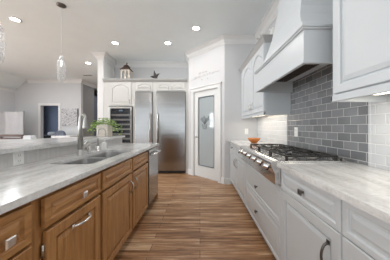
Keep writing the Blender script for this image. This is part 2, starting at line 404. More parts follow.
# unseen rear wall, its wide patio opening added to admit fill light
b = MB().box(XL, -5.6, -4.62, -4.5, 0, H).box(1.1, XR, -4.62, -4.5, 0, H).box(-5.6, 1.1, -4.62, -4.5, 2.75, H)
struct('wall_rear', b, 'wall_paint')
b = MB()
for x in (-5.6, -3.93, -2.25, -0.58, 1.05): b.box(x - .04, x + .04, -4.52, -4.44, 0, 2.75)
b.box(-5.6, 1.1, -4.52, -4.44, 1.93, 2.12).box(-5.6, 1.1, -4.52, -4.44, 2.63, 2.75).box(-5.6, 1.1, -4.52, -4.44, 0, 0.1)
struct('added_patio_door', b, 'trim_paint')  # unseen frame, added; its cross rails band the steel reflections

# crown moulding
def crown(name, path, zt, hgt=0.14, out=0.12, mat='trim_paint'):
    prof = [(0, -1), (.1, -1), (.12, -.88), (.3, -.72), (.42, -.45), (.75, -.2), (.85, -.12), (1, -.12), (1, 0), (0, 0)]
    P = [Vector((x, y)) for x, y in path]; nrm = []
    for a, c in zip(P, P[1:]):
        d = (c - a).normalized(); nrm.append(Vector((-d.y, d.x)))
    vs = []
    for i, q in enumerate(P):
        if i == 0: m_ = nrm[0]
        elif i == len(P) - 1: m_ = nrm[-1]
        else:
            m_ = nrm[i - 1] + nrm[i]; m_ = m_ / max(m_.dot(nrm[i]), .2)
        for o_, z_ in prof: vs.append((q.x + m_.x * o_ * out, q.y + m_.y * o_ * out, zt + z_ * hgt))
    n = len(prof); fs = []
    for i in range(len(P) - 1):
        for k in range(n): fs.append((i * n + k, i * n + (k + 1) % n, (i + 1) * n + (k + 1) % n, (i + 1) * n + k))
    fs += [tuple(range(n)), tuple(range((len(P) - 1) * n, len(P) * n))[::-1]]
    return struct(name, MB().add(vs, fs), mat)
crown('trim_1', [(XR, -4.5), (XR, 3.70), (0.51, 3.70), (-0.285, 4.495), (-0.285, 5.15), (-2.47, 5.15), (-2.47, 4.55), (-2.62, 4.55), (-2.62, 9.0)], H - .001)
crown('trim_2', [(-4.68, 9.0), (-4.68, 7.0), (-6.75, 7.0)], H - .001)
crown('trim_3', [(XL, 7.0), (XL, -4.5)], 2.655, 0.11, 0.09)
def baseboard(name, path, h=0.13, t=0.016):
    b = MB()
    P = [Vector((x, y)) for x, y in path]
    for a, c in zip(P, P[1:]):
        d = (c - a).normalized(); n_ = Vector((-d.y, d.x)); L_ = (c - a).length
        F = frame((a.x, a.y, 0), (d.x, d.y, 0), (n_.x, n_.y, 0))
        b.rings([ring(0, L_, 0, h, 0, n=2), ring(0, L_, 0, h, t * .6, n=2), ring(0, L_, 0, h - .02, t, n=2)], F)
    return struct(name, b, 'trim_paint')
baseboard('baseboard_pantry', [(0.64, 3.70), (0.51, 3.70), (0.51 - .09 * .707, 3.70 + .09 * .707)])
baseboard('baseboard_pantry_left', [(0.51 - 1.0 * .707, 3.70 + 1.0 * .707), (-0.285, 4.495)])
baseboard('baseboard_far', [(-4.68, 7.0), (dx1 + .09, 7.0)]); baseboard('baseboard_left', [(dx0 - .09, 7.0), (XL, 7.0), (XL, -4.5)])

# pantry door
b = MB()
for (ua, ub, va, vb) in ((d0 - .085, d0, 0, 2.03), (d1, d1 + .085, 0, 2.03), (d0 - .085, d1 + .085, 2.03, 2.115)):
    fbox(b, FD, ua, ub, va, vb, 0, .018); fbox(b, FD, ua + .012, ub - .012, va + (0.012 if va else 0), vb - .012, .018, .026)
fbox(b, FD, d0 - .1, d1 + .1, 2.115, 2.135, 0, .04)
struct('trim_4', b, 'trim_paint')
door = MB(); dw = -0.012; gu0, gu1, gv0, gv1 = d0 + .112, d1 - .112, 0.25, 1.91
for (ua, ub, va, vb) in ((d0 + .003, gu0, .012, 2.027), (gu1, d1 - .003, .012, 2.027), (gu0, gu1, .012, gv0), (gu0, gu1, gv1, 2.027)):
    fbox(door, FD, ua, ub, va, vb, dw - .035, dw)
do = struct('door_1', door, 'trim_paint')
gl = MB(); fbox(gl, FD, gu0, gu1, gv0, gv1, dw - .024, dw - .016); sub(do, 'glass_pane', gl, 'frosted')
bd = MB()
for (ua, ub, va, vb) in ((gu0, gu0 + .012, gv0, gv1), (gu1 - .012, gu1, gv0, gv1), (gu0, gu1, gv0, gv0 + .012), (gu0, gu1, gv1 - .012, gv1)):
    fbox(bd, FD, ua, ub, va, vb, dw - .016, dw + .004)
sub(do, 'glazing_bead', bd, 'trim_paint')
# etched border with notched corners + wheat-and-basket motif on the glass
et = MB(); wz = dw - .014
def etch_line(mb, pts, r):
    mb.tube([FD(u, v, wz) for u, v in pts], r, n=5)
i_ = .03; nt_ = .05
pts = []
U0, U1, V0, V1 = gu0 + i_, gu1 - i_, gv0 + i_, gv1 - i_
for (cx, cy, a0) in ((U1, V1, 0), (U0, V1, 90), (U0, V0, 180), (U1, V0, 270)):
    sx = 1 if cx == U1 else -1; sy = 1 if cy == V1 else -1
    ring_ = []
    for k in range(6):
        a = math.pi / 2 * k / 5
        ring_.append((cx - sx * nt_ * math.cos(a) , cy - sy * nt_ * math.sin(a)))
    ring_ = [(cx, cy - sy * nt_)] + [(cx - sx * nt_ * (1 - math.cos(a_)), cy - sy * nt_ * (1 - math.sin(a_))) for a_ in [math.pi / 2 * k / 5 for k in range(1, 5)]] + [(cx - sx * nt_, cy)]
    if a0 in (90, 270): ring_ = ring_[::-1]
    pts += ring_
etch_line(et, pts + [pts[0]], .0085)
sub(do, 'etched_border', et, 'etch_dark')
em = MB(); cu, cv = (gu0 + gu1) / 2 + 0.05, 1.27
rnd = random.Random(3)
for k in range(9):
    a = math.radians(50 + k * 10); l = 0.16 + rnd.random() * .08
    p_ = [(cu + math.cos(a) * l * t * (1 + .2 * t), cv - .03 + math.sin(a) * l * t) for t in (0, .3, .6, .85, 1)]
    em.tube([FD(u, v, wz) for u, v in p_], [.003, .003, .005, .009, .002], n=5)
for k in range(3): etch_line(em, [(cu - .07 + .01 * k, cv - .03 - .035 * k), (cu, cv - .045 - .035 * k), (cu + .07 - .01 * k, cv - .03 - .035 * k)], .005)
etch_line(em, [(cu - .075, cv - .02), (cu - .05, cv - .13), (cu + .05, cv - .13), (cu + .075, cv - .02)], .005)
sub(do, 'etched_motif', em, 'etch_mid')
hd = MB(); hp = FD(d1 - .06, 0.95, dw)
Mh = Matrix.Rotation(math.radians(90), 4, 'X'); rotn = dn.to_track_quat('Z', 'Y').to_matrix().to_4x4()
hd.lathe([(0, 0), (.028, 0), (.028, .008), (.012, .012), (.012, .04), (0, .042)], hp, 16, rotn)
hd.tube([FD(d1 - .06, .95, dw + .04), FD(d1 - .09, .952, dw + .045), FD(d1 - .17, .945, dw + .04)], [.009, .008, .007])
sub(do, 'door_handle', hd, 'nickel')
for z in (0.28, 1.08, 1.80):
    hb = MB().tube([FD(d0 + .001, z - .045, .006), FD(d0 + .001, z + .045, .006)], .008); fbox(hb, FD, d0 - .01, d0 + .014, z - .045, z + .045, dw, dw + .002)
    sub(do, 'hinge', hb, 'dark_nickel')
# illegible script lettering above the pantry
def script(F, u0, u1, v, h, seed, slope=0.0, r=0.0018):
    rnd = random.Random(seed); out = []; u = u0
    while u < u1 - h * .6:
        n_ = rnd.randint(2, 5); pts = []
        for k in range(n_ * 6):
            t = k / 6; x = u + t * h * .55
            hh = h * (1.0 if rnd.random() < .12 else .55)
            pts.append((x + h * .18 * math.sin(t * 2 * math.pi), v + slope * (x - u0) + hh * .5 * (1 - math.cos(t * 2 * math.pi))))
        out.append(MB().tube([F(p, q, .003) for p, q in pts], r, n=4)); u = pts[-1][0] + h * .7
    return out
lt = thing('wall_lettering', 'grey two-line script lettering with flourishes on the diagonal wall above the pantry door', 'lettering', tuple(FD(.5, 2.36, .002)))
FL = frame(FD(DL, 0, 0), -dg, dn)
for wmb in script(FL, .36, .66, 2.435, .045, 5, .02) + script(FL, .22, .86, 2.355, .05, 8, .02): sub(lt, 'word', wmb, 'letter_grey')
fl = MB(); fl.tube([FL(.10, 2.33, .003), FL(.16, 2.35, .003), FL(.22, 2.355, .003), FL(.30, 2.35, .003)], .0025, n=4); sub(lt, 'flourish', fl, 'letter_grey'); fl = MB()
fl.tube([FL(.80, 2.39, .003), FL(.88, 2.395, .003), FL(.94, 2.38, .003), FL(.98, 2.39, .003)], .0025, n=4); sub(lt, 'flourish', fl, 'letter_grey')
for uu in (.47, .65): sub(lt, 'dot', MB().lathe([(0, 0), (.012, .001), (.012, .003), (0, .004)], FL(uu, 2.29, .001), 10, rotn), 'letter_grey')

# far doorway casing
b = MB()
for (a, c, z0, z1) in ((dx0 - .09, dx0, 0, 2.03), (dx1, dx1 + .09, 0, 2.03), (dx0 - .09, dx1 + .09, 2.03, 2.12)):
    b.box(a, c, YF - .022, YF, z0, z1)
struct('trim_5', b, 'trim_paint')
# bedroom door casing seen through the doorway + furniture
b = MB()
for (a, c, z0, z1) in ((-7.55, -7.48, 0, 2.0), (-7.0, -6.92, 0, 2.0), (-7.55, -6.92, 2.0, 2.08)): b.box(a, c, 9.84, 9.9, z0, z1)
struct('trim_6', b, 'trim_paint')

# tile backsplashes (right wall)
struct('wall_right_accent_tile', MB().box(XR - .010, XR, 1.255, 2.42, .914, 1.80), 'tile_grey')
struct('wall_right_near_tile', MB().box(XR - .010, XR, -1.2, 1.235, .914, 1.40), 'tile_white')
struct('wall_right_far_tile', MB().box(XR - .010, XR, 2.44, 3.70, .914, 1.40), 'tile_white')
b = MB().box(XR - .016, XR, 1.235, 1.255, .914, 1.40, .003).box(XR - .016, XR, 2.42, 2.44, .914, 1.80, .003)
struct('trim_7', b, 'tile_white')

# ================================================================== RIGHT BASE CABINETS
XF = 0.62
FR = frame((XF, 0, 0), (0, 1, 0), (-1, 0, 0))      # u = y, v = z, w toward the aisle
def base_body(parent, y0, y1, mat, gapmat='cabinet_glaze'):
    b = MB().box(XF + .02, XR - .015, y0 + .001, y1 - .001, .10, .882).box(XF + .075, XR - .015, y0 + .001, y1 - .001, 0, .10)
    sub(parent, 'body', b, mat)
T = .02
def right_cab(label, y0, y1, doors, drawers, body_lab=None, loc=None):
    t = thing('base_cabinet', label, 'cabinet', ((XF + XR) / 2, (y0 + y1) / 2, 0), 'white base cabinets along the right wall')
    base_body(t, y0, y1, 'white_cabinet'); return t
FRo = frame((XF + .02, 0, 0), (0, 1, 0), (-1, 0, 0))
def add_front(t, kind, y0, y1, z0, z1, mat='white_cabinet', F=FRo, fw=.055, arch=0):
    if kind == 'drawer': fw = .026
    return sub(t, kind, panel(F, y0, y1, z0, z1, .02, fw, arch), mat)
t = right_cab('white base cabinet closest to the camera on the right, drawer over door', -.02, .783, 1, 1)
d = add_front(t, 'drawer', .0, .780, .716, .874); knob(d, FRo, .386, .795, .02, .03, 'dark_nickel')
d = add_front(t, 'door', .0, .780, .105, .711); pull(d, FRo, (.07, .52), (.07, .64), .02, mat='dark_nickel')
t = right_cab('white base cabinet right beside the cooktop, one drawer over a door with dark pull', .783, 1.365, 1, 1)
d = add_front(t, 'drawer', .786, 1.362, .716, .874); knob(d, FRo, 1.07, .795, .02, .032, 'dark_nickel')
d = add_front(t, 'door', .786, 1.362, .105, .711); pull(d, FRo, (.86, .50), (.86, .63), .02, mat='dark_nickel')
t = thing('base_cabinet', 'white cabinet of two deep drawers under the cooktop', 'cabinet', (.9, 1.9, 0), 'white base cabinets along the right wall')
b = MB().box(XF + .02, XR - .015, 1.366, 2.439, .10, .735).box(XF + .075, XR - .015, 1.366, 2.439, 0, .10); sub(t, 'body', b, 'white_cabinet')
d = add_front(t, 'drawer', 1.369, 2.436, .427, .734); knob(d, FRo, 1.93, .54, .02, .03, 'dark_nickel')
d = add_front(t, 'drawer', 1.369, 2.436, .105, .422); knob(d, FRo, 1.93, .27, .02, .03, 'dark_nickel')
t = right_cab('white base cabinet furthest down the right wall, two drawers over two doors', 2.44, 3.68, 2, 2)
for (a, c) in ((2.443, 3.055), (3.060, 3.675)):
    d = add_front(t, 'drawer', a, c, .716, .874); knob(d, FRo, (a + c) / 2, .795, .02, .03, 'dark_nickel')
d = add_front(t, 'door', 2.443, 3.055, .105, .711); pull(d, FRo, (3.01, .50), (3.01, .63), .02)
d = add_front(t, 'door', 3.060, 3.675, .105, .711); pull(d, FRo, (3.11, .50), (3.11, .63), .02)

def slab(name, poly, z0, z1, hole=None, e=.005):
    bm = bmesh.new()
    def loop(pts):
        vs = [bm.verts.new((x, y, z1)) for x, y in pts]
        return [bm.edges.new((vs[i], vs[(i + 1) % len(vs)])) for i in range(len(vs))]
    es = loop(poly)
    if hole: es += loop(hole)
    g = bmesh.ops.triangle_fill(bm, edges=es, use_beauty=True, use_dissolve=False)
    fs = [f for f in g['geom'] if isinstance(f, bmesh.types.BMFace)]
    r = bmesh.ops.extrude_face_region(bm, geom=fs)
    for v in [x for x in r['geom'] if isinstance(x, bmesh.types.BMVert)]: v.co.z = z0
    bmesh.ops.recalc_face_normals(bm, faces=bm.faces)
    return MB().bm(bm)
def rrect(x0, x1, y0, y1, r, n=5):
    pts = []
    for (cx, cy, a) in ((x1 - r, y1 - r, 0), (x0 + r, y1 - r, 90), (x0 + r, y0 + r, 180), (x1 - r, y0 + r, 270)):
        for k in range(n + 1):
            q = math.radians(a + 90 * k / n); pts.append((cx + r * math.cos(q), cy + r * math.sin(q)))
    return pts
# right worktop (cut round the range top)
ct = slab('c', [(.59, -1.0), (XR - .012, -1.0), (XR - .012, 3.695), (.59, 3.695), (.59, 2.441), (1.135, 2.441), (1.135, 1.364), (.59, 1.364)], .884, .914)
solo('countertop', ct, 'stone', 'pale veined stone worktop along the right wall around the cooktop', 'countertop', loc=(.9, 1.2, .884))

# ================================================================== RANGE TOP
rt = thing('rangetop', 'stainless gas rangetop with black cast-iron grates and front knobs', 'cooktop', (.85, 1.905, .745))
y0, y1 = 1.368, 2.437
b = MB().box(.60, 1.13, y0, y1, .745, .915, .002)
sub(rt, 'body', b, 'range_steel')
# bullnose control panel
b = MB(); pr = [(.60, .93), (.565, .926), (.548, .912), (.545, .895), (.55, .88), (.57, .84), (.578, .825), (.578, .742), (.60, .742)]
n = len(pr); vs = [(x, y0, z) for x, z in pr] + [(x, y1, z) for x, z in pr]
b.add(vs, [tuple(range(n)), tuple(range(n, 2 * n))[::-1]] + [(i, (i + 1) % n, n + (i + 1) % n, n + i) for i in range(n)])
sub(rt, 'control_panel', b, 'range_steel')
sub(rt, 'cooking_surface', MB().box(.60, 1.13, y0 + .004, y1 - .004, .915, .925, .003), 'range_steel')
sub(rt, 'rear_trim', MB().box(1.10, 1.13, y0 + .004, y1 - .004, .925, .945, .003), 'range_steel')
nk = Vector((-1, 0, .32)).normalized(); Rk = nk.to_track_quat('Z', 'Y').to_matrix().to_4x4()
for y in (1.47, 1.64, 1.81, 1.99, 2.17, 2.34):
    k = sub(rt, 'knob', MB().lathe([(0, 0), (.026, 0), (.026, .004), (.021, .008), (.019, .034), (.016, .038), (0, .038)], (.558, y, .862), 16, Rk), 'chrome')
    sub(k, 'bezel', MB().lathe([(.026, -.004), (.033, -.002), (.033, .004), (.026, .006)], (.558, y, .862), 18, Rk), 'black_plastic')
for i in range(3):
    ya = y0 + .03 + i * (y1 - y0 - .06) / 3; yb = ya + (y1 - y0 - .06) / 3 - .008
    g = MB(); z = .958
    xa, xb = .675, 1.085
    for (x_0, x_1, p0, p1) in ((xa, xb, ya, ya + .014), (xa, xb, yb - .014, yb), (xa, xa + .014, ya, yb), (xb - .014, xb, ya, yb), ((xa + xb) / 2 - .007, (xa + xb) / 2 + .007, ya, yb)):
        g.box(x_0, x_1, p0, p1, z - .008, z + .004, .002)
    ym = (ya + yb) / 2
    for xc in ((xa * 3 + xb) / 4, (xa + xb * 3) / 4):
        for k in range(4):
            a = k * math.pi / 2; r0, r1 = .03, .14
            p0 = Vector((xc + r0 * math.cos(a), ym + r0 * math.sin(a), z)); p1 = Vector((xc + r1 * math.cos(a), ym + r1 * math.sin(a), z))
            p1.x = min(max(p1.x, xa + .007), xb - .007); p1.y = min(max(p1.y, ya + .007), yb - .007)
            g.tube([p0 + Vector((0, 0, -.012)), p0 + Vector((0, 0, .006)), p1], [.005, .006, .005], n=5)
    for xc in (xa + .01, xb - .01):
        for yc in (ya + .01, yb - .01): g.box(xc - .009, xc + .009, yc - .009, yc + .009, .925, z, .002)
    sub(rt, 'grate', g, 'cast_iron')
    for xc in ((xa * 3 + xb) / 4, (xa + xb * 3) / 4):
        bu = sub(rt, 'burner', MB().lathe([(0, .925), (.052, .925), (.052, .932), (.04, .934), (.036, .944), (0, .944)], (xc, ym, 0), 20), 'baffle')
        sub(bu, 'burner_cap', MB().lathe([(.0, .944), (.032, .944), (.034, .948), (.03, .953), (0, .954)], (xc, ym, 0), 20), 'cast_iron')

# ================================================================== UPPER CABINETS RIGHT
XU = .835
FU = frame((XU + .02, 0, 0), (0, 1, 0), (-1, 0, 0))
t = thing('wall_cabinet', 'large white wall cabinet at the right edge of the view, lit underneath', 'cabinet', (1.03, .7, 1.385))
sub(t, 'body', MB().box(XU + .02, XR - .002, -.35, 1.146, 1.385, 2.42), 'white_cabinet')
sub(t, 'light_rail', MB().box(XU + .004, XU + .03, -.35, 1.146, 1.347, 1.385, .003).box(XU + .004, XR - .012, 1.128, 1.146, 1.347, 1.385, .003), 'white_cabinet')
for (a, c) in ((.40, 1.118), (-.34, .392)):
    add_front(t, 'door', a, c, 1.393, 2.36, F=FU, fw=.048)
sub(t, 'light_strip', MB().box(1.02, 1.05, .1, 1.05, 1.376, 1.385), 'led_strip')
t = thing('wall_cabinet', 'tall two-door white wall cabinet between the hood and the pantry wall', 'cabinet', (1.03, 3.0, 1.385))
sub(t, 'body', MB().box(XU + .02, XR - .002, 2.335, 3.60, 1.385, 2.34), 'white_cabinet')
sub(t, 'filler', MB().box(XU + .02, XU + .04, 3.60, 3.695, 1.385, 2.34), 'white_cabinet')
sub(t, 'light_rail', MB().box(XU + .004, XU + .03, 2.335, 3.60, 1.347, 1.385, .003).box(XU + .004, XR - .012, 2.335, 2.353, 1.347, 1.385, .003), 'white_cabinet')
# door z-range 1.40 .. 2.31
a = sub(t, 'door', panel(FU, 2.345, 2.88, 1.393, 2.29, .02, .06, .09), 'white_cabinet'); pull(a, FU, (2.835, 1.46), (2.835, 1.57), .02)
a = sub(t, 'door', panel(FU, 2.885, 3.50, 1.393, 2.29, .02, .06, .09), 'white_cabinet'); pull(a, FU, (2.935, 1.46), (2.935, 1.57), .02)
def ledge_crown(parent, path, z0, hgt, out, mat):
    prof = [(0, 0), (.15, 0), (.25, .2), (.55, .45), (.8, .8), (1, .82), (1, 1), (0, 1)]
    P = [Vector((x, y)) for x, y in path]; nrm = []
    for a, c in zip(P, P[1:]): d_ = (c - a).normalized(); nrm.append(Vector((-d_.y, d_.x)))
    vs = []
    for i, q in enumerate(P):
        m_ = nrm[0] if i == 0 else nrm[-1] if i == len(P) - 1 else (nrm[i - 1] + nrm[i]) / max((nrm[i - 1] + nrm[i]).dot(nrm[i]), .2)
        for o_, z_ in prof: vs.append((q.x + m_.x * o_ * out, q.y + m_.y * o_ * out, z0 + z_ * hgt))
    n = len(prof); fs = []
    for i in range(len(P) - 1):
        for k in range(n): fs.append((i * n + k, i * n + (k + 1) % n, (i + 1) * n + (k + 1) % n, (i + 1) * n + k))
    fs += [tuple(range(n)), tuple(range((len(P) - 1) * n, len(P) * n))[::-1]]
    return sub(parent, 'crown', MB().add(vs, fs), mat)
def crown_cab(parent, path, z0, hgt, out, mat): return ledge_crown(parent, path, z0, hgt, out, mat)
# crown of far wall cabinet: path walked so that its left-hand side faces out
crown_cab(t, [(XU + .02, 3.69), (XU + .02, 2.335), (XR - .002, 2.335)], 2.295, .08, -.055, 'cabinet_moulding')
sub(t, 'light_strip', MB().box(1.0, 1.03, 2.45, 3.5, 1.376, 1.385), 'led_strip')
def strip_light(name, y0_, y1_, p):
    area(name, (1.02, (y0_ + y1_) / 2, 1.374), (0, 0, 90), y1_ - y0_, .05, p, (1, .93, .82))
strip_light('under_cabinet_light_far', 2.45, 3.5, 1.7); strip_light('under_cabinet_light_near', .1, 1.05, 1.8)

# ================================================================== HOOD
hd_ = thing('range_hood', 'white painted wooden hood with sweeping chimney over the cooktop', 'range hood', (.95, 1.775, 1.635))
HY0, HY1, HX = 1.25, 2.30, .728
b = MB()                                      # hollow skirt
b.box(HX, HX + .02, HY0, HY1, 1.635, 1.88).box(HX + .02, XR - .002, HY0, HY0 + .02, 1.635, 1.88).box(HX + .02, XR - .012, HY1 - .02, HY1, 1.635, 1.88).box(HX + .02, XR - .012, HY0 + .02, HY1 - .02, 1.78, 1.87)
sub(hd_, 'skirt', b, 'white_cabinet')
def band(z0, z1, o):
    m_ = MB(); m_.box(HX - o, HX, HY0 - o, HY1 + o, z0, z1, .003); m_.box(HX, XR - .012, HY0 - o, HY0, z0, z1, .003); m_.box(HX, XR - .012, HY1, HY1 + o, z0, z1, .003); return m_
sub(hd_, 'lower_trim', band(1.635, 1.655, .008), 'white_cabinet')
sub(hd_, 'ledge_trim', band(1.872, 1.885, .014).box(HX - .024, XR - .012, HY0 - .024, HY1 + .024, 1.885, 1.899, .004), 'white_cabinet')
rs = []
for z, hw_, x in ((1.899, .50, .748), (1.95, .45, .768), (2.02, .38, .79), (2.11, .325, .815), (2.2, .295, .838), (2.32, .28, .86), (2.45, .255, .878), (2.62, .235, .893), (2.8, .225, .90), (H, .222, .903)):
    rs.append([(x, 1.775 - hw_, z), (x, 1.775 + hw_, z), (XR - .002, 1.775 + hw_, z), (XR - .002, 1.775 - hw_, z)])
ch = MB().rings(rs, None, True, True)
sub(hd_, 'chimney', ch, 'white_cabinet')
li = sub(hd_, 'filter_liner', MB().box(HX + .03, XR - .012, HY0 + .03, HY1 - .03, 1.765, 1.779, .002), 'white_cabinet')
for k in range(3):
    ya = HY0 + .06 + k * .315; f = MB().box(HX + .12, 1.09, ya, ya + .30, 1.757, 1.765)
    for j in range(8): f.box(HX + .13 + j * .028, HX + .142 + j * .028, ya + .01, ya + .29, 1.752, 1.757)
    sub(li, 'filter', f, 'filter_dark')

# ================================================================== ISLAND
XI = -.72                                     # carcass front ; fronts project .02 toward the aisle
FI = frame((XI, 0, 0), (0, 1, 0), (1, 0, 0))
def island_body(t, y0, y1):
    b = MB().box(-1.28, XI - .008, y0 + .001, y1 - .001, .10, .882).box(-1.28, XI - .07, y0 + .001, y1 - .001, 0, .10)
    sub(t, 'body', b, 'honey_vertical')
def hfront(t, kind, a, c, z0, z1, fw=.055):
    fw = .05 if kind == 'door' else .026
    return sub(t, kind, panel(FI, a, c, z0, z1, .022, fw), 'honey_vertical' if kind == 'door' else 'honey_lateral')
def icab(label, y0, y1):
    t = thing('base_cabinet', label, 'cabinet', (-1.0, (y0 + y1) / 2, 0), 'honey wood base cabinets of the island'); return t
t = icab('honey wood island cabinet at the left edge of the view, drawer with square silver knob', .14, .762); island_body(t, .14, .762)
d = hfront(t, 'drawer', .40, .742, .705, .865, .04); knob(d, FI, .635, .775, .022, .036)
d = hfront(t, 'door', .40, .742, .115, .692); d = hfront(t, 'door', .15, .392, .115, .865)
t = icab('honey wood island cabinet with a curved silver pull lying across its door top', .763, 1.262); island_body(t, .763, 1.262)
d = hfront(t, 'drawer', .805, 1.252, .728, .862, .045); knob(d, FI, 1.05, .79, .022, .034)
d = hfront(t, 'door', .815, 1.252, .115, .708); pull(d, FI, (.98, .64), (1.12, .64), .022, r=.007, bow=.03, mat='chrome')
for z in (.62, .2): sub(d, 'hinge', MB().tube([FI(.808, z - .03, .006), FI(.808, z + .03, .006)], .006), 'nickel')
t = icab('honey wood island sink cabinet with two doors and two blank panels above', 1.263, 2.415)
b = MB().box(-1.28, XI - .008, 1.264, 2.414, .10, .66).box(-1.28, XI - .07, 1.264, 2.414, 0, .10).box(XI - .02, XI - .008, 1.264, 2.414, .66, .882).box(-1.28, XI - .02, 1.264, 1.282, .66, .882).box(-1.28, XI - .02, 2.396, 2.414, .66, .882)
sub(t, 'body', b, 'honey_vertical')
for (a, c) in ((1.288, 1.835), (1.863, 2.395)):
    hfront(t, 'front_panel', a, c, .728, .862, .045)
d = hfront(t, 'door', 1.288, 1.835, .115, .708); pull(d, FI, (1.79, .53), (1.79, .64), .022, bow=.03)
d = hfront(t, 'door', 1.863, 2.395, .115, .708); pull(d, FI, (1.915, .53), (1.915, .64), .022, bow=.03)
# dishwasher
t = thing('dishwasher', 'stainless dishwasher at the far end of the island', 'dishwasher', (-1.0, 2.68, 0))
sub(t, 'body', MB().box(-1.28, XI, 2.42, 2.935, .10, .88), 'black_plastic')
sub(t, 'door', MB().box(XI, XI + .03, 2.425, 2.93, .115, .872, .006), 'brushed_steel')
sub(t, 'toe_kick', MB().box(XI - .08, XI - .06, 2.425, 2.93, 0, .10), 'black_plastic')
hb = MB().tube([(XI + .075, 2.45, .80), (XI + .075, 2.905, .80)], .012, 10)
for y in (2.475, 2.88): hb.tube([(XI + .028, y, .80), (XI + .075, y, .80)], .009)
sub(t, 'handle', hb, 'chrome')
solo('end_panel', MB().box(-1.28, XI + .02, 2.937, 2.957, 0, .882, .002), 'honey_vertical', 'honey wood end panel closing the far end of the island', 'panel', loc=(-1.0, 2.947, 0))
# worktop with sink cut-out
hole = rrect(-1.13, -.80, 1.30, 2.16, .06)
ct = slab('c', [(-.69, -.2), (-.69, 2.985), (-1.30, 2.985), (-1.30, -.2)], .884, .914, hole)
solo('countertop', ct, 'stone', 'pale veined stone worktop of the island around the sink', 'countertop', loc=(-1.0, 1.4, .884))
t = thing('sink', 'stainless double-bowl sink set under the island worktop', 'sink', (-.96, 1.73, .67))
def bowl(x0, x1, ya, yb, zt, zb, r=.05):
    mb = MB(); R0 = [(x, y, zt) for x, y in rrect(x0, x1, ya, yb, r)]
    R1 = [(x, y, zb + .02) for x, y in rrect(x0 + .012, x1 - .012, ya + .012, yb - .012, r)]
    R2 = [(x, y, zb) for x, y in rrect(x0 + .035, x1 - .035, ya + .035, yb - .035, r * .8)]
    Ro = [(x, y, zt) for x, y in rrect(x0 - .02, x1 + .02, ya - .008, yb + .008, r)]
    mb.rings([Ro, R0, R1, R2]); return mb
for (ya, yb) in ((1.295, 1.735), (1.765, 2.165)):
    bo = sub(t, 'bowl', bowl(-1.135, -.795, ya, yb, .883, .69), 'sink_steel')
    sub(bo, 'drain', MB().lathe([(0, .692), (.03, .692), (.04, .695), (.044, .692)], (-.965, (ya + yb) / 2, 0), 18), 'chrome')
sub(t, 'divider', MB().box(-1.12, -.81, 1.738, 1.762, .80, .885, .005), 'sink_steel')
# bar back wall (raised)
struct('wall_island', MB().box(-1.44, -1.302, -.2, 2.975, 0, 1.014), 'tile_bar')
bar = slab('b', [(-1.262, -.3), (-1.262, 3.0), (-1.50, 3.0), (-1.66, 2.72), (-1.82, 2.42), (-2.0, 2.22), (-2.26, 2.03), (-2.36, 1.85), (-2.36, 1.4), (-2.1, .9), (-1.75, -.3)], 1.015, 1.045)
solo('countertop', bar, 'stone', 'raised pale stone bar top behind the island sink', 'countertop', loc=(-1.6, 1.4, 1.015))
# outlet on the splash
def plate(name, F, u, v, w_, h_, label, kindo='outlet', horiz=False):
    t = thing(name, label, kindo, tuple(F(u, v, 0)))
    mb = MB().rings([ring(u - w_ / 2, u + w_ / 2, v - h_ / 2, v + h_ / 2, 0, n=2), ring(u - w_ / 2, u + w_ / 2, v - h_ / 2, v + h_ / 2, .004, n=2), ring(u - w_ / 2 + .004, u + w_ / 2 - .004, v - h_ / 2 + .004, v + h_ / 2 - .004, .006, n=2)], F)
    sub(t, 'cover_plate', mb, 'white_plastic')
    for dv in (-h_ * .2, h_ * .2):
        s = MB(); fbox(s, F, u - .016, u + .016, v + dv - .013, v + dv + .013, .006, .009); so = sub(t, 'socket', s, 'white_plastic')
        q = MB(); fbox(q, F, u - .008, u - .005, v + dv - .005, v + dv + .006, .009, .0095); fbox(q, F, u + .005, u + .008, v + dv - .005, v + dv + .006, .009, .0095); fbox(q, F, u - .002, u + .002, v + dv - .010, v + dv - .007, .009, .0095)
        sub(so, 'slots', q, 'cabinet_glaze')
    return t
FB = frame((-1.302, 0, 0), (0, 1, 0), (1, 0, 0))
plate('outlet', FB, 1.275, .965, .075, .10, 'white outlet on the island splash below the bar top, left of the sink')
plate('outlet', frame((XR - .010, 0, 0), (0, 1, 0), (-1, 0, 0)), 2.2, 1.125, .075, .115, 'white outlet on the side-wall tile behind the cooktop')
plate('outlet', frame((0, 3.70, 0), (1, 0, 0), (0, -1, 0)), .967, 1.095, .07, .115, 'white outlet on the end wall above the wooden bowl')
# faucet
fx, fy = -1.165, 1.735
t = thing('kitchen_faucet', 'tall brushed steel pull-down faucet behind the sink', 'faucet', (fx, fy, .914))
sub(t, 'base', MB().lathe([(0, .914), (.032, .914), (.032, .92), (.026, .93), (.024, .97), (.021, 1.0)], (fx, fy, 0), 20), 'nickel')
pts = [(fx, fy, .97), (fx, fy, 1.22)]
for k in range(1, 9):
    a = math.pi * k / 8 * .94; pts.append((fx + .022 - .022 * math.cos(a), fy, 1.275 + .035 * math.sin(a)))
sub(t, 'spout', MB().tube(pts, [.026, .019] + [.013] * 8, 12), 'faucet_steel')
sub(t, 'spray_head', MB().lathe([(.010, .02), (.013, .0), (.018, -.05), (.025, -.095), (.025, -.105), (0, -.105)], (fx + .046, fy, 1.275), 18), 'faucet_steel')
sub(t, 'lever', MB().tube([(fx, fy + .02, 1.0), (fx, fy + .05, 1.01), (fx + .01, fy + .10, 1.04)], [.012, .009, .007]), 'nickel')
